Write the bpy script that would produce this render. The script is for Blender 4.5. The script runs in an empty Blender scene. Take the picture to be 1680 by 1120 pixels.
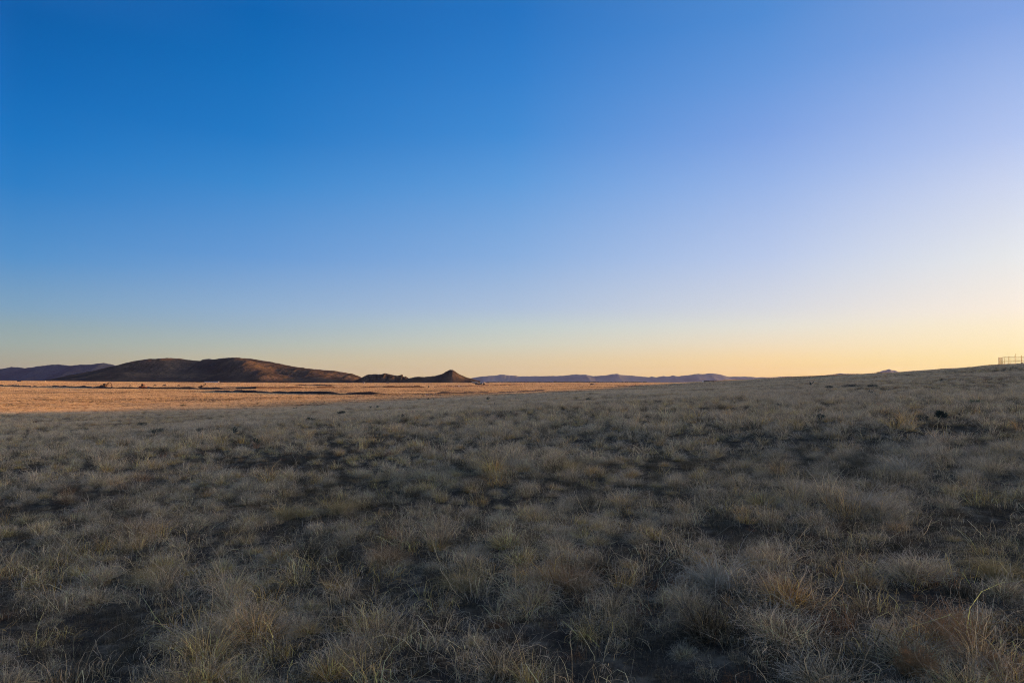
import numpy as np, math
SUNE,EXPO,SKYK=5.,1.,.5
R=math.radians
F=1120.0; CX=840.0; YH=619.0
RY=np.array([-1500,-300,0,60,122,172,276,422,730,1000,1500,3000,6000,12000.])
RX=np.array([200,150,138,138,141,172,207,246,300,360,480,1000,2000,4000.])
BD=np.array([0,30,70,150,300,600,1500,3000,9000,16000.])
BZ=np.array([0,-.3,-1.2,-2.3,-3.6,-5.2,-10,-20,-58,-100.])
def pchip(xs,ys):
    h=np.diff(xs); d=np.diff(ys)/h; m=np.zeros(len(xs)); m[0]=d[0]; m[-1]=d[-1]
    for i in range(1,len(xs)-1):
        if d[i-1]*d[i]>0:
            w1=2*h[i]+h[i-1]; w2=h[i]+2*h[i-1]; m[i]=(w1+w2)/(w1/d[i-1]+w2/d[i])
    def f(x):
        x=np.clip(x,xs[0],xs[-1]); i=np.clip(np.searchsorted(xs,x,side='right')-1,0,len(xs)-2)
        t=(x-xs[i])/h[i]; t2=t*t; t3=t2*t
        return (2*t3-3*t2+1)*ys[i]+(t3-2*t2+t)*h[i]*m[i]+(-2*t3+3*t2)*ys[i+1]+(t3-t2)*h[i]*m[i+1]
    return f
fRX=pchip(RY,RX); fBZ=pchip(BD,BZ)
def ss(t): t=np.clip(t,0,1); return t*t*(3-2*t)
def vnoise(x,y,seed=0):
    xi=np.floor(x).astype(np.int64); yi=np.floor(y).astype(np.int64); fx=x-xi; fy=y-yi
    def h(a,b):
        n=(a*374761393+b*668265263+seed*974634777)&0x7fffffff
        n=((n^(n>>13))*1274126177)&0x7fffffff
        return ((n^(n>>16))&0xffff)/65535.0*2-1
    u=fx*fx*fx*(fx*(fx*6-15)+10); v=fy*fy*fy*(fy*(fy*6-15)+10)
    return (h(xi,yi)*(1-u)+h(xi+1,yi)*u)*(1-v)+(h(xi,yi+1)*(1-u)+h(xi+1,yi+1)*u)*v
fH=pchip(np.array([-1500,300,400,480,600,800,1500,14000.]),np.array([12.4,12.4,11.6,10.9,10.1,8.1,7.6,7.6]))
def terrain(x,y):
    x=np.asarray(x,float); y=np.asarray(y,float)
    r=np.hypot(x,y); b=fBZ(r)
    u=np.where(y>1,x/np.maximum(y,1),np.sign(x)*2)
    # the plain lies a little higher far out on the left
    b=b+ss((-u-.25)/.6)*ss((r-200)/1800)*(-b)*.55
    rx=fRX(y); W=180.
    s=np.clip((x-(rx-W))/W,0,1)**1.5
    far=1-.5*np.clip((x-rx)/500,0,1)
    g=fH(y)*np.where(x<rx,s,far)
    fade=1-.0*ss((y-1200)/1500)
    n=.35*vnoise(x/37,y/37,1)+.10*vnoise(x/9,y/9,2)+.06*vnoise(x/2.3,y/2.3,3)+.03*vnoise(x/.9,y/.9,5)*ss((40-r)/20)
    n=n*ss(r/15+.3)+ss((r-250)/800)*1.2*vnoise(x/260,y/260,4)
    return b+g*fade+n
GZ0=float(terrain(0,0)); EYE=GZ0+1.6
def project(x,y,z): return CX+F*x/y, YH-F*(z-EYE)/y
def hit(px,py):
    """ground point seen at a picture position"""
    u=(px-CX)/F; v=-(py-YH)/F
    ds=np.exp(np.linspace(math.log(2.5),math.log(9000),6000))
    z=terrain(u*ds,ds); ray=EYE+v*ds
    k=np.argmax(ray<=z)
    if ray[k]>z[k]: return None
    return u*ds[k],ds[k],z[k]
SAZ,SEL=75.,2.78
import bpy, bmesh, random
from mathutils import Vector, Matrix, Euler
random.seed(7); rng=np.random.default_rng(11)
sc=bpy.context.scene; COL=sc.collection
PITCH=math.atan((YH-560.)/F); cP,sP=math.cos(PITCH),math.sin(PITCH)
def raydir(px,py):
    u=(px-CX)/F; v=(560.-py)/F
    return np.array([u,cP-v*sP,sP+v*cP])
def ghit(px,py):
    d=raydir(px,py); t=np.exp(np.linspace(math.log(2.),math.log(9000),9000))
    z=terrain(d[0]*t,d[1]*t); r=EYE+d[2]*t
    m=r<=z
    if not m.any(): return ghit(px,py+.5)
    k=int(np.argmax(m)); return Vector((d[0]*t[k],d[1]*t[k],float(z[k])))
def gat(px,depth):
    x=raydir(px,619)[0]/cP*depth; return Vector((x,depth,float(terrain(x,depth))))
def pxm(p): return p.y/F                      # metres per photo pixel at p

# ---------------------------------------------------------------- materials
def newmat(name):
    m=bpy.data.materials.new(name); m.use_nodes=True; nt=m.node_tree
    for n in list(nt.nodes): nt.nodes.remove(n)
    out=nt.nodes.new('ShaderNodeOutputMaterial'); return m,nt,out
def N(nt,t,**k):
    n=nt.nodes.new(t)
    for a,b in k.items():
        if a in('inp',):
            for i,v in b.items(): n.inputs[i].default_value=v
        else: setattr(n,a,b)
    return n
def ramp(nt,fac,stops,interp='LINEAR'):
    r=nt.nodes.new('ShaderNodeValToRGB'); r.color_ramp.interpolation=interp; e=r.color_ramp.elements
    while len(e)<len(stops): e.new(0.5)
    for i,(p,c) in enumerate(stops): e[i].position=p; e[i].color=(*c,1)
    nt.links.new(fac,r.inputs[0]); return r.outputs[0]
def noise(nt,vec,scale,detail=3,rough=.55):
    n=N(nt,'ShaderNodeTexNoise',inp={'Scale':scale,'Detail':detail,'Roughness':rough}); nt.links.new(vec,n.inputs['Vector']); return n.outputs['Fac']
def mixc(nt,f,a,b,mode='MIX'):
    m=N(nt,'ShaderNodeMix',data_type='RGBA',blend_type=mode)
    for s,v in ((0,f),(6,a),(7,b)):
        if isinstance(v,(int,float)): m.inputs[s].default_value=v
        elif isinstance(v,tuple): m.inputs[s].default_value=(*v,1)
        else: nt.links.new(v,m.inputs[s])
    return m.outputs[2]
def mth(nt,op,a,b=0.,c=None,clamp=False):
    m=N(nt,'ShaderNodeMath',operation=op,use_clamp=clamp)
    for i,v in enumerate((a,b,c)):
        if v is None: continue
        if isinstance(v,(int,float)): m.inputs[i].default_value=v
        else: nt.links.new(v,m.inputs[i])
    return m.outputs[0]
def simple(name,col,rough=.7,metal=0,var=.25,scale=3.,bump=0):
    m,nt,out=newmat(name); b=N(nt,'ShaderNodeBsdfPrincipled'); tc=N(nt,'ShaderNodeTexCoord')
    f=noise(nt,tc.outputs['Object'],scale,4)
    c=ramp(nt,f,[(.3,tuple(x*(1-var) for x in col)),(.7,tuple(min(1,x*(1+var)) for x in col))])
    nt.links.new(c,b.inputs['Base Color']); b.inputs['Roughness'].default_value=rough; b.inputs['Metallic'].default_value=metal
    if bump:
        bp=N(nt,'ShaderNodeBump',inp={'Strength':bump,'Distance':.05}); nt.links.new(noise(nt,tc.outputs['Object'],scale*6,5),bp.inputs['Height']); nt.links.new(bp.outputs[0],b.inputs['Normal'])
    nt.links.new(b.outputs[0],out.inputs[0]); return m

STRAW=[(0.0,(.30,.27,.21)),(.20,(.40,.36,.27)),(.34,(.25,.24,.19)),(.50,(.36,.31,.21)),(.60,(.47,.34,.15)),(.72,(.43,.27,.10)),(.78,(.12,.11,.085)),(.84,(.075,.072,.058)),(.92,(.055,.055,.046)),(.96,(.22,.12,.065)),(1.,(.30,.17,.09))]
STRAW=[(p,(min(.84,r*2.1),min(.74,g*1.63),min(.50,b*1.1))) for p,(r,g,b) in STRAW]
def grass_mat():
    m,nt,out=newmat('dry_grass')
    ti=N(nt,'ShaderNodeAttribute',attribute_type='INSTANCER',attribute_name='itint')
    tm=N(nt,'ShaderNodeAttribute',attribute_name='tint'); br=N(nt,'ShaderNodeAttribute',attribute_name='rnd'); al=N(nt,'ShaderNodeAttribute',attribute_name='along')
    geo=N(nt,'ShaderNodeNewGeometry')
    t=mth(nt,'FRACT',mth(nt,'ADD',ti.outputs['Fac'],tm.outputs['Fac']))
    # wide drifts of the same kind of grass
    big=noise(nt,geo.outputs['Position'],.16,3)
    t2=mth(nt,'ADD',t,mth(nt,'MULTIPLY',mth(nt,'SUBTRACT',big,.5),.22),clamp=True)
    c=ramp(nt,t2,STRAW)
    # drifts of a greyer, greener kind of grass
    gk=noise(nt,geo.outputs['Position'],.075,4,.6)
    c=mixc(nt,mth(nt,'MULTIPLY',ramp(nt,gk,[(.50,(0,0,0)),(.62,(1,1,1))]),.4),c,(.30,.27,.18))
    # each blade its own tone; tips paler for seed heads and painted-in top light
    bl=ramp(nt,br.outputs['Fac'],[(0,(.16,.15,.15)),(.45,(.44,.43,.42)),(.75,(1.,.98,.96)),(1,(1.65,1.62,1.55))])
    c=mixc(nt,1.,c,bl,'MULTIPLY')
    c=mixc(nt,mth(nt,'MULTIPLY',mth(nt,'POWER',al.outputs['Fac'],2.2),mth(nt,'SUBTRACT',.72,mth(nt,'MULTIPLY',ramp(nt,t,[(.74,(0,0,0)),(.8,(1,1,1)),(.94,(1,1,1)),(.96,(0,0,0))]),.5))),c,(.87,.77,.60))
    cl=N(nt,'ShaderNodeVectorMath',operation='MINIMUM'); nt.links.new(c,cl.inputs[0]); cl.inputs[1].default_value=(.9,.88,.84); c=cl.outputs[0]
    d=N(nt,'ShaderNodeBsdfDiffuse'); tr=N(nt,'ShaderNodeBsdfTranslucent'); mx=N(nt,'ShaderNodeMixShader'); mx.inputs[0].default_value=.33
    nt.links.new(c,d.inputs[0]); nt.links.new(c,tr.inputs[0]); nt.links.new(d.outputs[0],mx.inputs[1]); nt.links.new(tr.outputs[0],mx.inputs[2])
    nt.links.new(mx.outputs[0],out.inputs[0]); return m
def ground_mat():
    m,nt,out=newmat('soil_and_litter'); geo=N(nt,'ShaderNodeNewGeometry'); P=geo.outputs['Position']
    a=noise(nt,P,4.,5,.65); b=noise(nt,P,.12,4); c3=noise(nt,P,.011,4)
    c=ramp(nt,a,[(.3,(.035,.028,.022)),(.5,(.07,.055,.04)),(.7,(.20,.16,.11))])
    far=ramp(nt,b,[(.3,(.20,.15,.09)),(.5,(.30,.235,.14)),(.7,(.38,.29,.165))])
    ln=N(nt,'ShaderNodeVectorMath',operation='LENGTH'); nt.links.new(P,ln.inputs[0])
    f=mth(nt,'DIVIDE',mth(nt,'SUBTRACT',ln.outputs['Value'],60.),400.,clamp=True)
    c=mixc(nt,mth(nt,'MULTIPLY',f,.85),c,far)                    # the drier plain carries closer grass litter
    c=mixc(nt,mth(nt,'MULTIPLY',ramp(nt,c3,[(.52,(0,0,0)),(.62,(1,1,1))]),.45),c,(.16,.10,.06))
    d=N(nt,'ShaderNodeBsdfDiffuse'); nt.links.new(c,d.inputs[0])
    bp=N(nt,'ShaderNodeBump',inp={'Strength':.9,'Distance':.12}); nt.links.new(a,bp.inputs['Height']); nt.links.new(bp.outputs[0],d.inputs['Normal'])
    nt.links.new(d.outputs[0],out.inputs[0]); return m
def hill_mat(name,cols,scale,spots=.5,bump=4.,spotcol=(.03,.032,.022)):
    m,nt,out=newmat(name); geo=N(nt,'ShaderNodeNewGeometry'); P=geo.outputs['Position']
    a=noise(nt,P,scale,6,.6); s=noise(nt,P,scale*14,4,.7)
    c=ramp(nt,a,[(.3,cols[0]),(.5,cols[1]),(.7,cols[2])])
    c=mixc(nt,mth(nt,'MULTIPLY',ramp(nt,s,[(.5,(0,0,0)),(.58,(1,1,1))]),spots),c,spotcol)
    d=N(nt,'ShaderNodeBsdfDiffuse'); nt.links.new(c,d.inputs[0])
    bp=N(nt,'ShaderNodeBump',inp={'Strength':.8,'Distance':bump}); nt.links.new(s,bp.inputs['Height']); nt.links.new(bp.outputs[0],d.inputs['Normal'])
    nt.links.new(d.outputs[0],out.inputs[0]); return m
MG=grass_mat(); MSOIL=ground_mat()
MHILL=hill_mat('hill_grass_and_scrub',[(.028,.025,.024),(.075,.056,.042),(.18,.12,.072)],.006,.7,9.)
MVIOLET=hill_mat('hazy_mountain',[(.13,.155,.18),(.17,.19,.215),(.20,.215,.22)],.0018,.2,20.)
MROCK=hill_mat('hill_rock',[(.03,.027,.025),(.065,.05,.04),(.13,.095,.065)],.012,.6,9.)
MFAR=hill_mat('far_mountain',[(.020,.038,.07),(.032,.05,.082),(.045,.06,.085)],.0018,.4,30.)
MDIRT=simple('dug_earth',(.05,.03,.02),.95,0,.4,.6,.8)
MYEL=simple('machine_yellow_paint',(.13,.07,.025),.5,0,.2,2.)
MORG=simple('machine_orange_paint',(.50,.13,.03),.5,0,.2,2.)
MDARK=simple('dark_steel',(.035,.033,.032),.55,.3,.3,4.)
MGLASS=simple('dark_glass',(.03,.035,.04),.12,0,.1,2.)
MWHITE=simple('white_paint',(.70,.66,.62),.6,0,.05,1.)
MPALE=simple('pale_metal_wall',(.27,.23,.22),.6,0,.08,.5)
MROOF=simple('dark_roof',(.055,.05,.048),.7,0,.2,1.)
MTAN=simple('tan_stucco',(.42,.31,.21),.8,0,.1,1.)
MWOOD=simple('weathered_wood',(.13,.09,.06),.9,0,.3,5.)
MPIPE=simple('sunlit_pipe',(.80,.50,.22),.75,.2,.3,4.)  # tan pipe; the low sun's orange glow is put into its colour
MCHOLLA=simple('cholla_skin',(.040,.052,.028),.8,0,.4,9.)
MSHRUB=simple('dark_shrub_leaf',(.035,.048,.026),.75,0,.4,6.)
MTWIG=simple('grey_twig',(.10,.085,.07),.9,0,.3,8.)
MRUST=simple('rust_red_stems',(.46,.25,.10),.85,0,.35,9.)
MGREEN=simple('olive_leaf',(.10,.13,.045),.75,0,.35,6.)

# ---------------------------------------------------------------- mesh helpers
def tag(o,label=None,cat=None,group=None,kind=None):
    if label: o['label']=label
    if cat: o['category']=cat
    if group: o['group']=group
    if kind: o['kind']=kind
    return o
def npmesh(name,V,Q,mat,attrs=None,smooth=False):
    me=bpy.data.meshes.new(name); V=np.asarray(V,np.float32); Q=np.asarray(Q,np.int32)
    me.vertices.add(len(V)); me.vertices.foreach_set('co',V.ravel())
    k=Q.shape[1]; me.loops.add(Q.size); me.loops.foreach_set('vertex_index',Q.ravel())
    me.polygons.add(len(Q)); me.polygons.foreach_set('loop_start',np.arange(len(Q),dtype=np.int32)*k)
    me.polygons.foreach_set('loop_total',np.full(len(Q),k,np.int32))
    if smooth: me.polygons.foreach_set('use_smooth',np.ones(len(Q),bool))
    me.update(calc_edges=True)
    for a,v in (attrs or {}).items():
        at=me.attributes.new(a,'FLOAT','POINT'); at.data.foreach_set('value',np.asarray(v,np.float32))
    if mat: me.materials.append(mat)
    return me
def link(name,me,parent=None,loc=None):
    o=bpy.data.objects.new(name,me); COL.objects.link(o)
    if parent: o.parent=parent
    if loc is not None: o.location=loc
    return o
class MB:
    def __init__(s): s.v=[]; s.f=[]
    def add(s,v,f):
        n=len(s.v); s.v+=[tuple(p) for p in v]; s.f+=[tuple(i+n for i in q) for q in f]; return s
    def box(s,c,d,rz=0,ry=0,taper=1.):
        M=Matrix.Rotation(rz,3,'Z')@Matrix.Rotation(ry,3,'Y'); hx,hy,hz=d[0]/2,d[1]/2,d[2]/2; C=Vector(c)
        P=[(-hx,-hy,-hz),(hx,-hy,-hz),(hx,hy,-hz),(-hx,hy,-hz),(-hx*taper,-hy*taper,hz),(hx*taper,-hy*taper,hz),(hx*taper,hy*taper,hz),(-hx*taper,hy*taper,hz)]
        return s.add([C+M@Vector(p) for p in P],[(0,3,2,1),(4,5,6,7),(0,1,5,4),(1,2,6,5),(2,3,7,6),(3,0,4,7)])
    def prism(s,poly,y0,y1):                # outline in x,z given depth in y
        n=len(poly); v=[(x,y0,z) for x,z in poly]+[(x,y1,z) for x,z in poly]
        f=[tuple(range(n)),tuple(range(2*n-1,n-1,-1))]+[(i,i+n,(i+1)%n+n,(i+1)%n) for i in range(n)]
        return s.add(v,f)
    def tube(s,pts,r,n=6):
        pts=[Vector(p) for p in pts]; rs=r if isinstance(r,(list,tuple)) else [r]*len(pts)
        V=[];Fc=[]
        for i,p in enumerate(pts):
            d=(pts[min(i+1,len(pts)-1)]-pts[max(i-1,0)]).normalized()
            a=d.cross(Vector((0,0,1)) if abs(d.z)<.9 else Vector((1,0,0))).normalized(); b=d.cross(a)
            for k in range(n):
                t=2*math.pi*k/n; V.append(p+(a*math.cos(t)+b*math.sin(t))*rs[i])
        for i in range(len(pts)-1):
            for k in range(n): Fc.append((i*n+k,i*n+(k+1)%n,(i+1)*n+(k+1)%n,(i+1)*n+k))
        Fc.append(tuple(range(n-1,-1,-1))); Fc.append(tuple(range((len(pts)-1)*n,len(pts)*n)))
        return s.add(V,Fc)
    def build(s,name,mat,parent=None,loc=None,smooth=False):
        me=bpy.data.meshes.new(name); me.from_pydata(s.v,[],s.f); me.materials.append(mat)
        if smooth:
            for p in me.polygons: p.use_smooth=True
        me.update(); return link(name,me,parent,loc)
def empty(name,loc,rz=0):
    o=bpy.data.objects.new(name,None); COL.objects.link(o); o.location=loc; o.rotation_euler=(0,0,rz); o.empty_display_size=.3; return o

# ---------------------------------------------------------------- ground: one sheet to the horizon
def build_ground():
    fr=np.linspace(-44,44,400); bk=np.linspace(44,316,150)[1:-1]
    ang=np.radians(np.concatenate([fr,bk])); na=len(ang)
    rr=np.exp(np.arange(math.log(.6),math.log(16000),math.log(1.021)))
    A,Rr=np.meshgrid(ang,rr); X=Rr*np.sin(A); Y=Rr*np.cos(A); Z=terrain(X,Y)
    V=np.stack([X,Y,Z],-1).reshape(-1,3); V=np.vstack([V,[[0,0,float(terrain(0,0))]]]); nr=len(rr)
    i=np.arange(nr-1)[:,None]*na; j=np.arange(na)[None,:]; j2=(j+1)%na
    Q=np.stack([i+j,i+na+j,i+na+j2,i+j2],-1).reshape(-1,4)
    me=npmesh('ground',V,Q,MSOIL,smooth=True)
    bm=bmesh.new(); bm.from_mesh(me); bm.verts.ensure_lookup_table(); c=bm.verts[len(V)-1]
    for k in range(na): bm.faces.new((bm.verts[k],bm.verts[(k+1)%na],c))
    bmesh.ops.recalc_face_normals(bm,faces=bm.faces)
    bm.to_mesh(me); bm.free()
    o=link('ground',me); tag(o,kind='structure'); o['label']='dry soil plain rising to a low ridge'
    if sum(p.normal.z for p in list(me.polygons)[:200])<0: me.flip_normals()
    return o
build_ground()

# ---------------------------------------------------------------- hills
def interp(prof,x): p=np.array(prof); return np.interp(x,p[:,0],p[:,1])
def fbm(x,y,s,o=5,g=.5):
    t=0;a=1;tot=0
    for k in range(o): t=t+a*vnoise(x*2**k,y*2**k,s+k); tot+=a; a*=g
    return t/tot
def ridged(x,y,s,o=4):
    t=0;a=1;tot=0
    for k in range(o): t=t+a*(1-np.abs(vnoise(x*2**k,y*2**k,s+k))*1.6); tot+=a; a*=.5
    return t/tot
def jag(px): return .45*vnoise(px/5.5,px*0+.5,17)+.3*vnoise(px/2.3,px*0+.5,18)
def hill(name,prof,dist,wf,wb,base,mat,nx=300,nv=90,seed=1,amp=.25,wave=300.,detail=.0,mean=.25,pw=1.6,extra=None,label=None):
    x0,x1=prof[0][0],prof[-1][0]; px=np.linspace(x0,x1,nx); vv=np.linspace(-1,1,nv)
    PX,Vv=np.meshgrid(px,vv); U=(PX-CX)/F/cP
    D=dist+np.where(Vv<0,Vv*wf,Vv*wb); X=U*dist*(1+ (D/dist-1)*.5); Y=D
    crest=EYE+(YH-interp(prof,PX))/F*dist
    zb=base
    m=mean*vnoise(X/wave*.6,X*0+seed*3.3,seed+40)
    q=np.abs(Vv-m)/(1+np.sign(Vv-m)*m*-1.)
    Fv=np.clip(1-q,0,1); Fv=(1-(1-Fv)**pw)*Fv**.35
    rg=ridged(X/wave,Y/(wave*2.2),seed)
    H=(crest-zb)*(Fv+amp*(rg-.55)*4*Fv*(1-Fv)) + (crest-zb)*detail*fbm(X/wave*5,Y/wave*5,seed+9,4,.6)*Fv
    if extra is not None: H=H+extra(PX,Vv,Fv)*(crest-zb)
    H=np.maximum(H,0)
    # bring each column's skyline back onto the wanted one
    for it in range(3):
        ang=(zb+H-EYE)/Y; want=(YH-interp(prof,px)+jag(px))/F
        k=np.argmax(ang,0); hk=H[k,np.arange(nx)]; yk=Y[k,np.arange(nx)]
        wanth=want*yk+EYE-zb; f=np.clip(wanth/np.maximum(hk,1e-3),.3,3)
        if it<2: f=np.convolve(np.pad(f,1,'edge'),np.ones(3)/3,'valid')
        H=H*f[None,:]
    Z=zb+H
    edge=np.minimum(np.minimum(Vv+1,1-Vv)*8,1); Z=zb+(Z-zb)*np.clip(edge,0,1)-(1-np.clip(edge,0,1))*25
    V=np.stack([X,Y,Z],-1).reshape(-1,3); i=np.arange(nv-1)[:,None]*nx; j=np.arange(nx-1)[None,:]
    Q=np.stack([i+j,i+j+1,i+nx+j+1,i+nx+j],-1).reshape(-1,4)
    o=link(name,npmesh(name,V,Q,mat,smooth=True)); tag(o,label,kind='structure'); return o
main=[(60,626),(100,621.8),(125,615.5),(161,609),(196,600.7),(232,593),(259,588.7),(278.6,587),(298,588.2),(316,591),(330,591.8),(333.6,589.6),(342.5,588.6),(349.6,589.6),(365.7,587.8),(380,586.4),(401,587),(419,589.6),(440.7,593),(458.6,596.8),(485,601.8),(512,604.8),(548,608.4),(565.7,610.7),(581,614),(592,618),(605,624),(630,628)]
def spur(PX,V,Fv):
    # a long spur running down from the summit towards the viewer and to the right
    c=372+(-V)*125; w=26+20*(-V)
    s=.34*np.exp(-((PX-c)/w)**2)*np.clip(-V*3,0,1)*np.clip((1+V)*2.5,0,1)
    c2=262-V*-30; s2=.22*np.exp(-((PX-c2)/34)**2)*np.clip(-V*3,0,1)*np.clip((1+V)*2.5,0,1)
    c3=505+(-V)*60; s3=.25*np.exp(-((PX-c3)/22)**2)*np.clip(-V*3,0,1)*np.clip((1+V)*2.5,0,1)
    return s+s2+s3
hill('hill',main,3100,700,500,-22,MHILL,520,160,3,.34,250,.05,.15,1.7,spur,'broad dark brown hill with two rounded summits')
outc=[(575,627),(592,620.5),(594,619),(604.6,614.3),(613.6,613.2),(626,614),(632,612),(640,614),(653,615.7),(657,615),(660,614.3),(662.7,618.4),(665,617),(670.7,620.7),(676,623),(690,627)]
hill('rocky_hill',outc,2700,170,150,-20,MROCK,320,90,8,.45,60,.28,.2,1.5,None,'jagged dark rocky outcrop between broad hill and cone')
cone=[(640,627),(655,624),(670.7,620.7),(681.4,618),(696,618),(712,616.6),(724,614),(733,609.5),(738.6,606.3),(744,606.8),(749,610.4),(756.4,614.8),(767,619.3),(774,620.7),(783,623.8),(792,626.4),(800,628)]
hill('cone_hill',cone,2600,230,180,-19,MROCK,300,90,12,.2,90,.05,.1,1.3,None,'small cone shaped hill with dark knob on top')
left=[(-140,606),(-60,601),(0,604.5),(12,605),(27,602),(39,602),(50,604),(62.5,602),(80,599.5),(103.5,597.7),(125,599.8),(143,598),(157,598),(178.6,595),(187.5,596.8),(196,599.5),(215,603),(240,608),(280,616),(320,622)]
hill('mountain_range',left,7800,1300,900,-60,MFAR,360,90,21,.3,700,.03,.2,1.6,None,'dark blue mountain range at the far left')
far=[(740,627),(765,622),(772.5,620.2),(792,617),(810,616.3),(823.4,614),(838.6,615.7),(854,617.3),(884.6,616.8),(920,616.4),(943.6,614),(961,614.6),(972,616.8),(992,615.4),(1008,612.7),(1018.6,615),(1036,616),(1061,618.6),(1067,617.9),(1076,618.6),(1086,616.4),(1093.6,617.7),(1102.5,615.9),(1111,617),(1126,615.4),(1138,612.9),(1150,613.7),(1166,612),(1179,614.3),(1191,617.9),(1220,617.3),(1236,618.6),(1266,618.6),(1277,617.5),(1293,617),(1306,618.6),(1316,616.4),(1325,617.5),(1350,618),(1400,620),(1430,624)]
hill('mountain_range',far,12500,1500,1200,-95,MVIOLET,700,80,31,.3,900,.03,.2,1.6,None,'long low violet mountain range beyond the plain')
mid=[(1290,626),(1330,618.5),(1350,615.5),(1362,614),(1375,612.3),(1384,613.2),(1400,612.5),(1425,614),(1460,620)]
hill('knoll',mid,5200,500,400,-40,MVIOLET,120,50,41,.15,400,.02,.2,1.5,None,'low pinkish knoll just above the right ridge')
pk=[(1425,616),(1442,609.5),(1450,607),(1457.5,605.6),(1464,607),(1470,609),(1490,616)]
hill('distant_peak',pk,9500,500,400,-70,MVIOLET,90,50,51,.1,500,.02,.1,1.4,None,'tiny distant peak showing over the right ridge')

# ---------------------------------------------------------------- grass
def blades(n,m,r0,L,Lv,tilt,bend,curl,w,r,root=None,kink=.0,lean=(0,0)):
    """n ribbons of m steps: returns verts, quads, rnd, along"""
    if root is None:
        ph=r.uniform(0,2*np.pi,n); rad=r0*np.sqrt(r.uniform(0,1,n)); root=np.stack([rad*np.cos(ph),rad*np.sin(ph)],-1)
        az=ph+r.normal(0,.7,n); th=np.abs(r.normal(.12,.15,n))+rad/max(r0,1e-6)*tilt*r.uniform(.4,1.2,n)
    else:
        az=r.uniform(0,2*np.pi,n); th=np.abs(r.normal(0,tilt*.7,n))+.08
    Ln=L*(1+r.normal(0,Lv,n)).clip(.35,2.0); st=Ln/m
    pos=np.concatenate([root,np.full((n,1),-.01)],-1); P=[pos.copy()]
    b=bend*r.uniform(.2,1.8,n); cs=r.normal(0,curl,n)
    for k in range(m):
        d=np.stack([np.sin(th)*np.cos(az)+lean[0]*k/m,np.sin(th)*np.sin(az)+lean[1]*k/m,np.cos(th)],-1)
        pos=pos+d*st[:,None]; P.append(pos.copy())
        th=th+b*(k+.6)/m+r.normal(0,curl*.35,n); az=az+cs*(k+1)/m+r.normal(0,curl*.45,n)
        if kink: th=th+(r.uniform(0,1,n)<kink)*r.uniform(.5,1.4,n)
    P=np.stack(P,1)
    P[...,2]=np.where(P[...,2]<.012,.012+np.abs(P[...,2]-.012)*.25,P[...,2]); P[:,0,2]=-.03
    sa=r.uniform(0,2*np.pi,n); side=np.stack([np.cos(sa),np.sin(sa),r.normal(0,.25,n)],-1); side/=np.linalg.norm(side,axis=1,keepdims=True)
    tt=np.linspace(0,1,m+1); ww=(w*r.uniform(.6,1.35,n))[:,None]*(1-.72*tt)[None,:]
    A=P-side[:,None,:]*ww[...,None]/2; B=P+side[:,None,:]*ww[...,None]/2
    V=np.stack([A,B],2).reshape(-1,3)
    base=(np.arange(n)*(m+1)*2)[:,None]+(np.arange(m)*2)[None,:]
    Q=np.stack([base,base+1,base+3,base+2],-1).reshape(-1,4)
    rn=np.repeat(r.uniform(0,1,n),(m+1)*2); al=np.tile(np.repeat(tt,2),n)
    return V,Q,rn,al
class Acc:
    def __init__(s): s.V=[];s.Q=[];s.r=[];s.a=[];s.t=[];s.n=0
    def add(s,b,off=(0,0),tint=0.):
        V,Q,r,a=b; V=V.copy(); V[:,0]+=off[0]; V[:,1]+=off[1]
        s.V.append(V); s.Q.append(Q+s.n); s.r.append(r); s.a.append(a); s.t.append(np.full(len(V),tint)); s.n+=len(V)
    def mesh(s,name,mat=None):
        return npmesh(name,np.vstack(s.V),np.vstack(s.Q),mat or MG,{'rnd':np.concatenate(s.r),'along':np.concatenate(s.a),'tint':np.concatenate(s.t)})
SRC=bpy.data.collections.new('grass_source'); ids={}
def reg(kind,me):
    k=sum(len(v) for v in ids.values()); o=bpy.data.objects.new('grass_%03d'%k,me); SRC.objects.link(o); ids.setdefault(kind,[]).append(k)
def tuft(kind,r,q,wk):
    """q = share of the full blade count, wk = blade width factor"""
    m=7 if q>.7 else (5 if q>.35 else 3); n=lambda v:max(6,int(v*q))
    a=Acc(); w=.0037*wk
    if kind=='fountain':
        a.add(blades(n(240),m,.08,.34,.3,.75,.75,.45,w,r,kink=.04)); a.add(blades(n(34),m,.05,.48,.25,.6,1.0,.35,w*1.1,r,kink=.10))
    elif kind=='curly':
        a.add(blades(n(190),m,.14,.27,.4,.9,.9,1.2,w*.85,r,kink=.10)); a.add(blades(n(60),m,.16,.17,.3,1.,.9,1.6,w*.8,r,kink=.12))
    elif kind=='upright':
        a.add(blades(n(210),m,.10,.30,.4,.40,.45,.6,w*.9,r,kink=.04)); a.add(blades(n(40),m,.1,.22,.3,.9,.9,1.1,w,r,kink=.1))
    elif kind=='mat':
        a.add(blades(n(280),m,.22,.14,.4,1.,.7,1.3,w*.8,r,kink=.08)); a.add(blades(n(40),m,.2,.27,.3,.6,.8,1.1,w*.8,r,kink=.1))
    elif kind=='dome':
        a.add(blades(n(600),m,.085,.23,.12,1.35,.35,.45,w*.9,r,kink=.03)); a.add(blades(n(30),m,.12,.32,.3,.8,.9,.7,w,r,kink=.12))
    elif kind=='stalk':
        a.add(blades(n(16),m+3,.10,.46,.3,.8,1.1,.6,w*1.25,r,kink=.13)); a.add(blades(n(26),m,.16,.30,.3,.8,1.2,1.0,w*1.1,r,kink=.13))
    elif kind=='lanky':
        a.add(blades(n(48),m,.10,.44,.35,.9,1.1,.7,w*1.3,r,kink=.14)); a.add(blades(n(120),m,.12,.2,.4,.9,.8,1.2,w*.85,r,kink=.1))
    return a
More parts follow.
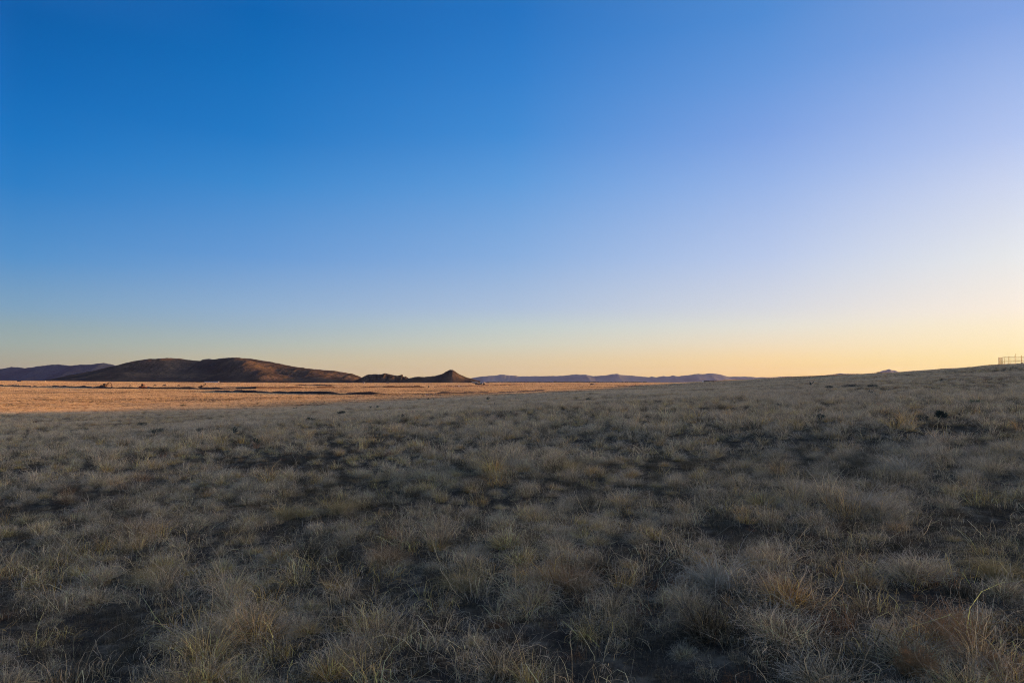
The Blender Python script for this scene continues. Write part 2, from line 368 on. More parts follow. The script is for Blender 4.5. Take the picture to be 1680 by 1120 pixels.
KINDS5=['fountain','curly','upright','mat','lanky','dome','stalk']
for kd in KINDS5:
    for v in range(3): reg(('hi',kd),tuft(kd,np.random.default_rng(100+v+10*KINDS5.index(kd)),1.,1.).mesh('grass_tuft'))
    for v in range(2): reg(('mid',kd),tuft(kd,np.random.default_rng(200+v+10*KINDS5.index(kd)),.42,1.8).mesh('grass_tuft'))
def kindtint(h,r):
    # every tuft has its own dryness: silver, straw, gold, dull grey green, seldom rust
    q=r.uniform()
    if q<.012: return r.uniform(.95,1.)
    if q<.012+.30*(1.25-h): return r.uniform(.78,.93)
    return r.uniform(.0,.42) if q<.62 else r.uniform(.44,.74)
def zone(x,y,sd):
    return .8*fbm(x/.95,y/.95,77+sd,2,.5)+.55*vnoise(x/.40,y/.40,78+sd)+.08
def patch(size,sp,nb,m,L,w,seed,zs,r0=.11):
    # hollows of low grass with shade put into its tint; pale rounded tufts elsewhere
    r=np.random.default_rng(seed); a=Acc(); q=sp*.8
    n=int(size/q)
    for i in range(n):
        for j in range(n):
            x=(i+.5+r.uniform(-.5,.5))*q-size/2; y=(j+.5+r.uniform(-.5,.5))*q-size/2
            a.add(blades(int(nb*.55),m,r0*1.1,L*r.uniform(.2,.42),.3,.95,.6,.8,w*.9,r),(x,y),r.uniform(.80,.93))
    sp2=sp*1.75; n=int(size/sp2)
    for i in range(n):
        for j in range(n):
            x=(i+.5+r.uniform(-.5,.5))*sp2-size/2; y=(j+.5+r.uniform(-.5,.5))*sp2-size/2
            z=float(zone(np.array(x/zs+seed*17.3),np.array(y/zs),seed%7))+r.normal(0,.06)
            if z<-.27: continue
            h=min(1.,.42+z*.9); s=.62+.55*h+r.normal(0,.12)
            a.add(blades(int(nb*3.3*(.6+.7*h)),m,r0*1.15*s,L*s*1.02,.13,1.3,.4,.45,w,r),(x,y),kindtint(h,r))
    return a.mesh('grass_patch')
for v in range(9): reg('p2',patch(2.4,.27,34,3,.25,.0062,300+v,1.,.09))
for v in range(6): reg('p6',patch(7.,.42,13,2,.27,.017,320+v,1.35,.16))
for v in range(4): reg('p25',patch(26.,1.,9,1,.36,.07,340+v,3.,.36))
pts=[];rots=[];scl=[];idx=[];tin=[]
def slope_rot(x,y,rz,e=3.):
    gx=float(terrain(x+e,y)-terrain(x-e,y))/(2*e); gy=float(terrain(x,y+e)-terrain(x,y-e))/(2*e)
    nrm=Vector((-gx,-gy,1)).normalized(); return (Vector((0,0,1)).rotation_difference(nrm).to_matrix()@Matrix.Rotation(rz,3,'Z')).to_euler()
def scatter(y0,y1,sp,mode,margin,under=False,only=None):
    ys=np.arange(y0,y1,sp)
    for yy in ys:
        hw=max(yy,0)*.80+margin; xs=np.arange(-hw,hw,sp); n=len(xs)
        jx=xs+rng.uniform(-.5,.5,n)*sp*(.95 if mode in('hi','mid') else .12); jy=yy+rng.uniform(-.5,.5,n)*sp*(.95 if mode in('hi','mid') else .12)
        z=terrain(jx,jy)
        if mode in('hi','mid'):
            gn=fbm(jx/5.,jy/5.,55,2); zn=zone(jx,jy,0)-.30*(1-ss((np.hypot(jx,jy)-3.2)/3.)); kn=fbm(jx/1.6,jy/1.6,91,2)
            for i in range(n):
                if under:
                    kd='mat' if rng.uniform()<.6 else 'curly'; s=rng.uniform(.30,.55); ti=rng.uniform(.78,.93) if rng.uniform()<.84 else rng.uniform(0,.5)  # under layer mostly dark tints, standing for shade between the tufts
                else:
                    z_=float(zn[i])+rng.normal(0,.06)
                    if z_<-.28: continue
                    h=min(1.,.42+z_*.9); t=kn[i]*.9+rng.normal(0,.5)
                    kd='curly' if t<-.55 else 'upright' if t<-.35 else 'dome' if t<.62 else 'fountain' if t<.95 else 'lanky'
                    if rng.uniform()<.05: kd='lanky'
                    s=(.62+.50*h)*rng.uniform(.6,1.25)*(1+.2*gn[i]); ti=min(.999,kindtint(h,rng))
                if only and zn[i]<-.32: continue
                if only:
                    kd=only; s=rng.uniform(.6,1.15); ti=rng.uniform(.12,.32) if rng.uniform()<.75 else rng.uniform(.5,.66)
                c=ids[(mode,kd)]
                pts.append((jx[i],jy[i],z[i]-.01)); rots.append((rng.normal(0,.12),rng.normal(.05,.12),rng.uniform(0,6.283))); scl.append((s*rng.uniform(.9,1.25),s*rng.uniform(.9,1.25),s*rng.uniform(.8,1.15)))
                idx.append(c[rng.integers(len(c))]); tin.append(ti)
        else:
            c=ids[mode]
            for i in range(n):
                pts.append((jx[i],jy[i],z[i]-.015)); rots.append(tuple(slope_rot(jx[i],jy[i],rng.integers(4)*math.pi/2+rng.normal(0,.1),sp/2)))
                s=rng.uniform(.85,1.15)*(1+.5*float(fbm(np.array(jx[i]/14.),np.array(jy[i]/14.),66,2))); scl.append((1.03,1.03,s)); idx.append(c[rng.integers(len(c))]); tin.append(rng.uniform(0,.05))
scatter(-2.5,14,.19,'hi',4.5,True)
scatter(-2.5,14,.39,'hi',4.5)
scatter(1.,9,.36,'hi',3,True,'stalk')
scatter(9,16,.7,'hi',3,True,'stalk')
scatter(14,46,.26,'mid',6,True)
scatter(14,46,.41,'mid',6)
scatter(47,150,2.3,'p2',8)
scatter(153,520,6.7,'p6',20)
scatter(533,3000,25.,'p25',60)
print('INSTANCES',len(pts))
def grass_object():
    me=bpy.data.meshes.new('grass'); n=len(pts); me.vertices.add(n); me.vertices.foreach_set('co',np.asarray(pts,np.float32).ravel())
    for nm,ty,dat,key in (('rot','FLOAT_VECTOR',rots,'vector'),('scl','FLOAT_VECTOR',scl,'vector'),('itint','FLOAT',tin,'value'),('idx','INT',idx,'value')):
        at=me.attributes.new(nm,ty,'POINT'); at.data.foreach_set(key,np.asarray(dat,np.int32 if ty=='INT' else np.float32).ravel())
    o=link('grass',me); tag(o,'dry grey and straw bunch grass covering the whole plain','grass',kind='stuff')
    g=bpy.data.node_groups.new('grass_scatter','GeometryNodeTree')
    g.interface.new_socket('Geometry',in_out='INPUT',socket_type='NodeSocketGeometry'); g.interface.new_socket('Geometry',in_out='OUTPUT',socket_type='NodeSocketGeometry')
    gi=g.nodes.new('NodeGroupInput'); go=g.nodes.new('NodeGroupOutput'); ip=g.nodes.new('GeometryNodeInstanceOnPoints'); ci=g.nodes.new('GeometryNodeCollectionInfo')
    ci.inputs['Collection'].default_value=SRC; ci.inputs['Separate Children'].default_value=True; ci.inputs['Reset Children'].default_value=True
    def na(nm,ty):
        a=g.nodes.new('GeometryNodeInputNamedAttribute'); a.data_type=ty; a.inputs['Name'].default_value=nm; return a.outputs['Attribute']
    L=g.links.new
    L(gi.outputs[0],ip.inputs['Points']); L(ci.outputs[0],ip.inputs['Instance']); ip.inputs['Pick Instance'].default_value=True
    L(na('idx','INT'),ip.inputs['Instance Index']); L(na('scl','FLOAT_VECTOR'),ip.inputs['Scale'])
    er=g.nodes.new('FunctionNodeEulerToRotation'); L(na('rot','FLOAT_VECTOR'),er.inputs[0]); L(er.outputs[0],ip.inputs['Rotation'])
    L(ip.outputs[0],go.inputs[0]); md=o.modifiers.new('scatter','NODES'); md.node_group=g
    return o
grass_object()
# ---------------------------------------------------------------- plants that can be told apart
def cholla(mb,p,d,L,r,depth,rr):
    n=3; pts=[p]; q=Vector(p)
    for i in range(n):
        d=(d+Vector((rr.normal(0,.16),rr.normal(0,.16),rr.normal(.05,.06)))).normalized(); q=q+d*L/n; pts.append(q.copy())
    mb.tube(pts,[r,r*1.12,r*1.02,r*.7],6)
    if depth>0:
        for k in range(rr.integers(2,4)):
            a=rr.uniform(0,6.28); t=rr.uniform(.35,1.); b=Vector(pts[0]).lerp(q,t)
            nd=(d*.7+Vector((math.cos(a)*.75,math.sin(a)*.75,rr.uniform(.1,.5)))).normalized()
            cholla(mb,b,nd,L*rr.uniform(.55,.85),r*.82,depth-1,rr)
def make_cholla(h,seed,spread=1.):
    rr=np.random.default_rng(seed); mb=MB()
    for k in range(rr.integers(2,4)):
        a=rr.uniform(0,6.28); cholla(mb,Vector((rr.normal(0,.05*h),rr.normal(0,.05*h),-.03)),Vector((math.cos(a)*.45*spread,math.sin(a)*.45*spread,1)).normalized(),h*.5,h*.062,2,rr)
    return mb
def leafy(w,h,seed,n=1400,leaf=.05,stems=26,twig_r=.007):
    """bush of thin stems that fork, with small leaf faces in clumps"""
    rr=np.random.default_rng(seed); st=MB(); lf=MB()
    for k in range(stems):
        a=rr.uniform(0,6.28); e=rr.uniform(.15,1.05); tip=Vector((math.cos(a)*w/2*e,math.sin(a)*w/2*e,h*rr.uniform(.55,1.05)*(1-.35*e*e)))
        base=Vector((rr.normal(0,.05*w),rr.normal(0,.05*w),-.03)); mid=base.lerp(tip,.5)+Vector((rr.normal(0,.05*w),rr.normal(0,.05*w),.06*h))
        st.tube([base,mid,tip],[twig_r,twig_r*.7,twig_r*.3],4)
        for j in range(3):
            b=mid.lerp(tip,rr.uniform(0,.7)); t2=b+Vector((rr.normal(0,.12*w),rr.normal(0,.12*w),rr.uniform(.08,.28)*h)); st.tube([b,t2],[twig_r*.6,twig_r*.2],3)
            for q in range(int(n/stems/3)):
                c=b.lerp(t2,rr.uniform(.1,1.1))+Vector(rr.normal(0,.035*w,3)); u=Vector(rr.normal(0,1,3)).normalized(); v=u.cross(Vector(rr.normal(0,1,3))).normalized(); s=leaf*rr.uniform(.5,1.2)
                lf.add([c-u*s*.5,c+v*s*.2,c+u*s*.5,c-v*s*.2],[(0,1,2,3)])
    return st,lf
protos={}
def put_cholla(px,py,hpx,label,seed,spread=1.,dz=0):
    p=ghit(px,py); m=pxm(p); h=hpx*m
    o=make_cholla(h,seed,spread).build('cholla_cactus',MCHOLLA,None,p,smooth=True); o.rotation_euler.z=seed
    tag(o,label,'cactus','dark branching cacti standing in the grass'); return o
def put_bush(px,py,wpx,hpx,label,seed,name='desert_shrub',leafm=MSHRUB,stemm=MTWIG,n=1200,leaf=.05,stems=24,group='low dark shrubs scattered over the grass'):
    p=ghit(px,py); m=pxm(p); root=empty(name,p); st,lf=leafy(wpx*m,hpx*m,seed,n,leaf,stems,.0045+.004*wpx*m)
    st.build('stems',stemm,root); lf.build('foliage',leafm,root); tag(root,label,'shrub',group); return root
chs=[(383,713,15,'black green cactus with thick forked arms, largest at the left of the grass',11,.8),
     (420,730,14,'thin upright cactus just right of and below the largest left cactus',12,.4),
     (485,672,6,'tiny lone dark cactus close to the sunlit plain, left of centre',13,1.),
     (608,671,7,'left one of a touching pair of small cacti left of centre',14,.7),
     (618,671,8,'right one of a touching pair of small cacti left of centre',15,.9),
     (655,688,12,'ragged dark cactus below the pair of small cacti',16,.9),
     (682,679,8,'low dark cactus to the upper right of the ragged one',17,1.1),
     (703,657,6,'small cactus just below the left end of the dark trench line',18,1.),
     (711,657,5,'smaller cactus touching the trench end cactus on its right',19,.7),
     (801,657,8,'dark cactus standing under the middle of the near trench line',20,1.1),
     (811,664,5,'small low cactus down and right of the one under the trench line',21,1.2),
     (838,677,6,'squat cactus, left one of two leaning together below the trench',22,1.),
     (851,672,5,'squat cactus, right one of two leaning together below the trench',23,1.),
     (1278,668,11,'forked cactus with one arm pointing up right, on the right slope',24,1.1),
     (1266,673,4,'small dark cactus at the lower left foot of the forked one',25,1.),
     (1212,678,6,'small dark round cactus left of the forked pair on the slope',26,1.2),
     (1330,633,9,'group of thin upright cactus stems high on the right slope',27,.5),
     (1429,646,8,'upright dark cactus below the dark shrub belt, far right slope',28,.8)]
for c in chs: put_cholla(*c)
bs=[(560,681,16,8,'rounded black green shrub below the end of the sunlit strip',31),
    (508,692,18,7,'flat dark shrub left of centre behind straw tufts',32),
    (300,668,14,6,'low dark shrub at the edge of the sunlight on the left',33),
    (232,700,22,8,'wide dark shrub at the left between the light edge and the first cactus',34),
    (258,712,40,9,'longest dark shrub patch at the left, below the wide one',35),
    (480,716,18,9,'grey dark shrub right of the thin upright cactus',36),
    (965,658,12,5,'small dark shrub right of centre below the short trench',37),
    (1340,688,30,8,'blue grey flat shrub in the middle of the right slope',38),
    (1545,690,24,16,'large black green shrub at the right, darkest spot of the slope',39),
    (1512,690,22,9,'purple grey shrub touching the darkest shrub on its left',40),
    (1395,637,34,7,'longest shrub of the dark belt high on the right slope',41),
    (1360,638,20,6,'left shrub of the dark belt high on the right slope',42),
    (1430,636,22,6,'right shrub of the dark belt high on the right slope',43),
    (1440,611,8,3,'tiny shrub on the ridge skyline left of the distant peak',44)]
for b in bs: put_bush(b[0],b[1],b[2],b[3],b[4],b[5],n=900 if b[2]<25 else 1500,leaf=.06 if b[1]<700 else .045)
put_bush(1600,664,30,8,'olive green leafy shrub at the right below the fence',51,'green_shrub',MGREEN,MTWIG,900,.07,20)
put_bush(1590,680,26,8,'dark olive shrub just below the bright green one',52,'green_shrub',MGREEN,MTWIG,800,.06,20)
for px,sd,lb in ((1651,61,'small dark bush under the fence beside its tall post'),(1675,62,'small dark bush under the fence near the picture edge')):
    p=gat(px,267); root=empty('fence_bush',p); st,lf=leafy(1.3,.8,sd,500,.16,14,.02); st.build('stems',MTWIG,root); lf.build('foliage',MSHRUB,root); tag(root,lb,'shrub','small bushes along the fence foot')
def rusty(px,py,wm,hm,label,seed,ns=70):
    """dried tumbleweed like plant: many forking rust coloured stems with bud beads"""
    p=ghit(px,py); rr=np.random.default_rng(seed); root=empty('rust_weed',p); st=MB(); bd=MB()
    def grow(b,d,L,r,dep):
        q=b.copy(); P=[b]
        for i in range(3):
            d=(d+Vector(rr.normal(0,.16,3))+Vector((0,0,.05))).normalized(); q=q+d*L/3; P.append(q.copy())
        st.tube(P,[r,r*.8,r*.6,r*.4],3)
        if dep:
            for k in range(3):
                t=P[rr.integers(1,4)]; grow(t,(d+Vector(rr.normal(0,.55,3))+Vector((0,0,.25))).normalized(),L*rr.uniform(.45,.75),r*.6,dep-1)
        else:
            for k in range(4):
                c=P[rr.integers(1,4)]+Vector(rr.normal(0,.004,3)); s=rr.uniform(.0016,.0034); u=Vector(rr.normal(0,1,3)).normalized()*s; v=u.cross(Vector(rr.normal(0,1,3))).normalized()*s; w=u.cross(v).normalized()*s
                bd.add([c-u,c-v,c-w,c+u,c+v,c+w],[(0,1,2),(0,5,1),(3,4,5),(3,2,4),(0,2,4),(1,5,3)])
    for k in range(ns):
        a=rr.uniform(0,6.28); e=rr.uniform(0,1)**.6
        grow(Vector((math.cos(a)*wm*.18*e,math.sin(a)*wm*.18*e,-.02)),Vector((math.cos(a)*e*.8,math.sin(a)*e*.8,1)).normalized(),hm*rr.uniform(.4,.62),.0023,2)
    st.build('stems',MRUST,root); bd.build('buds',MRUST,root); tag(root,label,'weed','rust coloured dried weeds in the foreground'); return root
rusty(1570,1075,.34,.34,'tall rust orange dried weed in the lower right corner',71,60)
rusty(1505,1112,.28,.20,'low spreading rust brown weed left of the tall orange one',72,60)
rusty(1640,1112,.22,.18,'small rust brown weed at the picture corner right of the tall one',73,40)
# straw tussocks that stand out of the mat
def tussock(px,py,s,label,cols,seed,kind='dome'):
    p=ghit(px,py); r=np.random.default_rng(seed); q=1. if p.y<14 else .5; a=tuft(kind,r,q,1. if q==1. else 1.5)
    s*=.78; b=tuft('fountain',r,q,1. if q==1. else 1.5)
    for x in b.V: x[:,:2]*=1.3
    for i in range(len(b.V)): a.V.append(b.V[i]);a.Q.append(b.Q[i]+a.n);a.r.append(b.r[i]);a.a.append(b.a[i]);a.t.append(b.t[i])
    a.n+=0
    # the second tuft's quads count from its own vertices
    me=a.mesh('grass_tussock',cols); o=link('grass_tussock',me,None,p); o.scale=(s*1.15,s*1.15,s); o.rotation_euler=(r.normal(0,.06),r.normal(0,.06),r.uniform(0,6))
    tag(o,label,'grass tussock','straw coloured tussocks standing out of the grass'); return o
def tuss_mat(name,c0,c1):
    m,nt,out=newmat(name); br=N(nt,'ShaderNodeAttribute',attribute_name='rnd'); c=ramp(nt,br.outputs['Fac'],[(0,tuple(v*.55 for v in c0)),(.5,c0),(1,c1)])
    d=N(nt,'ShaderNodeBsdfDiffuse'); tr=N(nt,'ShaderNodeBsdfTranslucent'); mx=N(nt,'ShaderNodeMixShader'); mx.inputs[0].default_value=.28
    nt.links.new(c,d.inputs[0]); nt.links.new(c,tr.inputs[0]); nt.links.new(d.outputs[0],mx.inputs[1]); nt.links.new(tr.outputs[0],mx.inputs[2]); nt.links.new(mx.outputs[0],out.inputs[0]); return m
MGOLD=tuss_mat('golden_straw',(.46,.33,.14),(.60,.48,.27)); MPAL=tuss_mat('pale_straw',(.44,.38,.27),(.62,.56,.44)); MRST=tuss_mat('rusty_straw',(.36,.22,.11),(.52,.37,.21))
for t in ((930,775,1.35,'broad golden tussock right of centre in the middle distance',MGOLD,81),
          (1482,775,1.5,'round pale fluffy tussock on the right, middle distance',MPAL,82),
          (560,842,1.2,'golden tussock left of centre in front of darker grass',MGOLD,83),
          (388,1035,1.05,'rounded brown gold tussock at the lower left',MGOLD,84),
          (640,925,1.0,'orange brown tussock left of centre in the near grass',MRST,85),
          (760,965,.95,'small golden tussock near the bottom centre',MGOLD,86),
          (935,965,1.1,'wide orange gold tussock right of the bottom centre',MRST,87),
          (250,955,1.0,'slanting yellow tussock at the lower left, above the brown gold one',MGOLD,88),
          (470,850,1.1,'yellow green tussock just left of the golden one before dark grass',MGOLD,89),
          (225,880,1.1,'dark rust tussock at the left in the near grass',MRST,90),
          (1175,960,1.2,'pale tangled tussock right of centre near the bottom',MPAL,91),
          (1420,835,1.3,'pinkish straw tussock at the right above the dark hollow',MPAL,92),
          (1640,950,1.1,'yellow straw tussock at the right edge near the bottom',MGOLD,93),
          (830,765,1.2,'straw tussock left of the broad golden one',MPAL,94)):
    tussock(*t)

# ---------------------------------------------------------------- the fenced pen on the ridge
def pen():
    base=gat(1637,272); root=empty('pipe_fence',base)
    zt=lambda x,y:float(terrain(x,y))-base.z
    def side(p0,p1,nposts,h,tallat=()):
        d=(p1-p0); L=d.length
        P=[p0+d*(i/nposts) for i in range(nposts+1)]
        for i,p in enumerate(P):
            z=zt(base.x+p.x,base.y+p.y); hh=h+(.9 if i in tallat else 0)
            MB().tube([(p.x,p.y,z-.3),(p.x,p.y,z+hh)],.048,6).build('post',MPIPE,root,None)
        za=zt(base.x+p0.x,base.y+p0.y); zb=zt(base.x+p1.x,base.y+p1.y)
        for f,rad in ((1.,.035),(.52,.03),(.08,.025)):
            MB().tube([(p0.x,p0.y,za+h*f-.03),(p1.x,p1.y,zb+h*f-.03)],rad,5).build('rail',MPIPE,root)
        mb=MB(); n=int(L/.35)
        for k in range(n):
            t=(k+.5)/n; q=p0+d*t; z=za*(1-t)+zb*t; mb.tube([(q.x,q.y,z+.1),(q.x,q.y,z+h*.97)],.008,3)
        for k in range(9):
            f=.14+k*.1; mb.tube([(p0.x,p0.y,za+h*f),(p1.x,p1.y,zb+h*f)],.007,3)
        mb.build('wire_mesh',MPIPE,root)
    a=Vector((0,0,0)); b=Vector((8.,9.,0)); c=Vector((30,-3,0)); dd=b+Vector((29,-3,0))
    side(a,c,14,3.6,(3,9)); side(a,b,4,3.6); side(b,dd,12,3.6,(4,))
    tag(root,'tall orange pipe and wire pen fence on top of the right ridge','fence'); return root
pen()

# ---------------------------------------------------------------- earthworks on the plain
MSHADED=simple('shaded_dug_earth',(.016,.012,.010),.95,0,.4,.6,.8)  # dug earth darkened; shade put into the colour where sun reaches this bank
def bank(pix,h,w,label,seed,depths=None):
    P=[]
    for k,(px,py) in enumerate(pix):
        P.append(gat(px,depths[k]) if depths else ghit(px,py))
    Q=[]
    for a,b in zip(P[:-1],P[1:]):
        n=max(2,int((b-a).length/1.6))
        for i in range(n): Q.append(a.lerp(b,i/n))
    Q.append(P[-1]); n=len(Q); prof=[(-.5,-.35),(-.40,.0),(-.26,.62),(-.12,.93),(.03,1.),(.16,.85),(.34,.40),(.5,-.35)]
    rr=np.random.default_rng(seed); V=[];Fc=[]; o0=Q[n//2]
    for i,q in enumerate(Q):
        t=(Q[min(i+1,n-1)]-Q[max(i-1,0)]); t.z=0; t.normalize(); nn=Vector((-t.y,t.x,0))
        if nn.y<0: nn=-nn
        s=min(1,min(i,n-1-i)/4.)*(.75+.4*float(vnoise(np.array(i/5.),np.array(seed*1.7),seed)))
        for (u,v) in prof:
            x=q.x+nn.x*u*w*(.8+.2*s)+rr.normal(0,.08); y=q.y+nn.y*u*w*(.8+.2*s)+rr.normal(0,.08); z=float(terrain(x,y))+v*h*(s if v>0 else 1)+(rr.normal(0,.06)*h if v>0 else 0)
            V.append((x-o0.x,y-o0.y,z-o0.z))
    m=len(prof)
    for i in range(n-1):
        for k in range(m-1): Fc.append((i*m+k,(i+1)*m+k,(i+1)*m+k+1,i*m+k+1))
    me=bpy.data.meshes.new('earth_bank'); me.from_pydata(V,[],Fc); me.materials.append(MSHADED if seed==4 else MDIRT); me.update()
    o=link('earth_bank',me,None,o0); tag(o,label,'earth bank','low banks of dug earth across the plain'); return o
bank([(-60,632),(0,632.5),(80,634.5),(165,637),(250,638),(330,638.5),(420,638),(500,637),(560,636.5),(640,636),(700,635.5)],1.5,3.4,'longest dark earth bank with the digging machines along it',1)
bank([(712,635),(760,634),(820,632.5),(862,631.2)],1.35,3.2,'dark earth bank behind the white box, continuing the longest one',2)
bank([(350,642),(400,643.5),(460,645),(520,646.5),(600,647),(636,646.8)],1.05,2.8,'near dark earth bank on the sunlit plain',3)
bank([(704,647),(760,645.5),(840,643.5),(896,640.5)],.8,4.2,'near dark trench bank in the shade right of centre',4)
bank([(480,632),(520,632.4),(556,632.6)],1.1,4.,'short far bank below the right foot of the broad hill',5)
bank([(1008,634.5),(1024,634.2),(1040,633.2),(1054,632.8)],.9,3.,'short black bank right of centre in front of the violet mountains',6)
for i,(px,py) in enumerate(((214,633.5),(254,633.2),(270,633),(293,633.3))):
    p=ghit(px,py); mb=MB(); rr=np.random.default_rng(90+i)
    w=(3.2,4.,5.,3.)[i]*1.3; n=14; V=[(0,0,1.3)]; 
    for ring,(f,z) in enumerate(((.35,1.05),(.7,.5),(1.,-.2))):
        for k in range(n):
            a=k/n*6.283; V.append((math.cos(a)*w/2*f*rr.uniform(.85,1.15),math.sin(a)*w/2*.7*f*rr.uniform(.85,1.15),z*rr.uniform(.8,1.15)))
    Fc=[(0,1+k,1+(k+1)%n) for k in range(n)]
    for r_ in range(2):
        for k in range(n): Fc.append((1+r_*n+k,1+(r_+1)*n+k,1+(r_+1)*n+(k+1)%n,1+r_*n+(k+1)%n))
    o=mb.add(V,Fc).build('dirt_mound',MDIRT,None,p)
    tag(o,('small dark dirt mound between the first two machines','dirt mound just right of the orange loader','larger dirt mound between orange loader and small digger','dirt mound left of the small digger')[i],'dirt mound','dirt mounds along the dug line')

# ---------------------------------------------------------------- digging machines
def excavator(name,px,py,s,rz,body,label,pose=0):
    p=ghit(px,py); root=empty(name,p,rz); root.scale=(s,s,s)
    for sy in (-1,1):
        mb=MB(); mb.prism([(-1.7,.25),(-1.45,.0),(1.45,0),(1.7,.25),(1.6,.62),(1.3,.78),(-1.3,.78),(-1.6,.62)],sy*1.15-.28,sy*1.15+.28)
        t=mb.build('track',MDARK,root)
        w=MB()
        for k in range(5): w.tube([(-1.2+k*.6,sy*1.15-.32,.34),(-1.2+k*.6,sy*1.15+.32,.34)],.2,10)
        w.build('road_wheel',MDARK,t)
    MB().box((0,0,.86),(1.5,1.5,.3)).build('turntable',MDARK,root)
    b=MB(); b.prism([(-2.1,1.02),(1.2,1.02),(1.2,1.35),(.2,1.5),(-.4,1.95),(-1.7,1.95),(-2.2,1.6)],-1.2,1.2); bo=b.build('upper_body',body,root)
    MB().tube([(-1.2,-.7,1.9),(-1.2,-.7,2.35)],.07,6).build('exhaust_pipe',MDARK,bo)
    c=MB(); c.prism([(-.35,1.36),(1.12,1.36),(1.2,2.0),(.85,2.85),(-.3,2.85)],-1.15,-.25); cb=c.build('cab',body,root)
    g=MB(); g.box((.4,-1.165,2.35),(.9,.02,.65)).build('window',MGLASS,cb); MB().box((1.06,-.7,2.35),(.03,.7,.7),0,-.38).build('windscreen',MGLASS,cb)
    if pose==0: B=[(.9,1.4),(1.7,2.9),(2.7,3.5),(3.6,3.2)]; S=[(3.6,3.35),(4.3,1.3)]; K=(4.3,1.1)
    elif pose==1: B=[(.9,1.4),(1.5,2.6),(2.3,3.0)]; S=[(2.2,3.05),(3.0,3.9)]; K=(3.2,3.8)
    else: B=[(.9,1.4),(1.8,1.9),(2.5,1.6)]; S=[(2.4,1.7),(3.0,.6)]; K=(3.1,.45)
    bm_=MB()
    for (x0,z0),(x1,z1) in zip(B[:-1],B[1:]):
        L=math.hypot(x1-x0,z1-z0); bm_.box(((x0+x1)/2,.2,(z0+z1)/2),(L+.25,.34,.42),0,-math.atan2(z1-z0,x1-x0))
    bo2=bm_.build('boom',body,root); 
    MB().tube([(1.2,.2,1.3),((B[1][0]+B[-1][0])/2,.2,(B[1][1]+B[-1][1])/2-.2)],.08,6).build('hydraulic_ram',MDARK,bo2)
    (x0,z0),(x1,z1)=S; L=math.hypot(x1-x0,z1-z0)
    MB().box(((x0+x1)/2,.2,(z0+z1)/2),(L+.2,.26,.32),0,-math.atan2(z1-z0,x1-x0)).build('stick',body,root)
    kx,kz=K; MB().prism([(kx-.1,kz+.15),(kx+.25,kz-.05),(kx+.2,kz-.6),(kx-.25,kz-.85),(kx-.75,kz-.7),(kx-.55,kz-.45),(kx-.2,kz-.4)],-.25,.65).build('bucket',MDARK,root)
    tag(root,label,'excavator'); return root
excavator('excavator',171,636.6,1.15,R(8),MYEL,'dark excavator with arched boom at the left end of the dug line',0)
excavator('excavator',330,637.4,.85,R(12),MYEL,'small digger with raised arm below the pale long building',1)
def loader(px,py,s,rz,label):
    p=ghit(px,py); root=empty('wheel_loader',p,rz); root.scale=(s,s,s)
    for x in (-1.4,1.5):
        for sy in (-1,1):
            t=MB().tube([(x,sy*1.15-.25,.7),(x,sy*1.15+.25,.7)],.7,16).build('wheel',MDARK,root); MB().tube([(x,sy*1.15-.27,.7),(x,sy*1.15+.27,.7)],.33,10).build('rim',MORG,t)
    MB().prism([(-2.4,.75),(.1,.75),(.1,1.5),(-.8,1.75),(-2.4,1.65)],-.85,.85).build('engine_hood',MORG,root)
    MB().prism([(.2,.7),(2.0,.7),(2.0,1.15),(1.,1.4),(.2,1.4)],-.6,.6).build('front_frame',MORG,root)
    cb=MB().prism([(-.9,1.5),(.3,1.5),(.4,2.2),(.2,2.95),(-.8,2.95)],-.7,.7).build('cab',MDARK,root)
    [MB().box((-.25,sy*.715,2.35),(.8,.02,.8)).build('window',MGLASS,cb) for sy in (-1,1)]
    MB().box((-.3,0,3.0),(1.4,1.6,.09)).build('cab_roof',MORG,cb)
    for sy in (-1,1): MB().box((2.4,sy*.55,.95),(1.9,.14,.26),0,.28).build('lift_arm',MORG,root)
    MB().prism([(3.1,.1),(4.1,.05),(3.35,.9),(3.05,1.1),(2.95,.5)],-1.35,1.35).build('bucket',MDARK,root)
    tag(root,label,'wheel loader'); return root
loader(235,637.8,1.1,R(-6),'orange wheel loader with dark cab between the two excavators')

# ---------------------------------------------------------------- far houses, sheds and poles
def house(name,p,L,Wd,H,rh,wall,roof,label,rz=0,nwin=2,group='small far buildings on the plain'):
    root=empty(name,p,rz); MB().box((0,0,H/2-.3),(L,Wd,H+.6)).build('wall',wall,root)
    rf=MB().prism([(-Wd/2-.4,H),(Wd/2+.4,H),(0,H+rh)],-L/2-.4,L/2+.4); rf.v=[(y,x,z) for x,y,z in rf.v]; rf.build('roof',roof,root)
    for k in range(nwin):
        x=-L/2+L*(k+.5)/nwin+(.12*L if nwin>1 else L*.2); w=MB().box((x,-Wd/2-.03,H*.55),(min(1.6,L/6),.1,1.1)).build('window',MGLASS,root)
        MB().box((x,-Wd/2-.10,H*.55-.62),(min(1.8,L/5),.12,.1)).build('sill',MWHITE,w)
    MB().box((-L/2+L*.3/max(nwin,1),-Wd/2-.03,1.0),(1.0,.1,2.05)).build('door',MWOOD,root)
    tag(root,label,'house',group); return root
house('house',gat(76,1500),2.4,2.4,2.4,.6,MWHITE,MPALE,'tiny white house with pale roof at the left foot of the broad hill')
house('house',gat(35,1500),9,6,1.8,.8,MWOOD,MROOF,'tan low house under the far left mountains')
bp=gat(349,2000); bp.z=max(bp.z,EYE-(627.4-YH)/F*2000)
o=house('long_building',bp,42,3,3.2,.4,MWHITE,MROOF,'long low pale building at the foot of the broad hill',0,8)
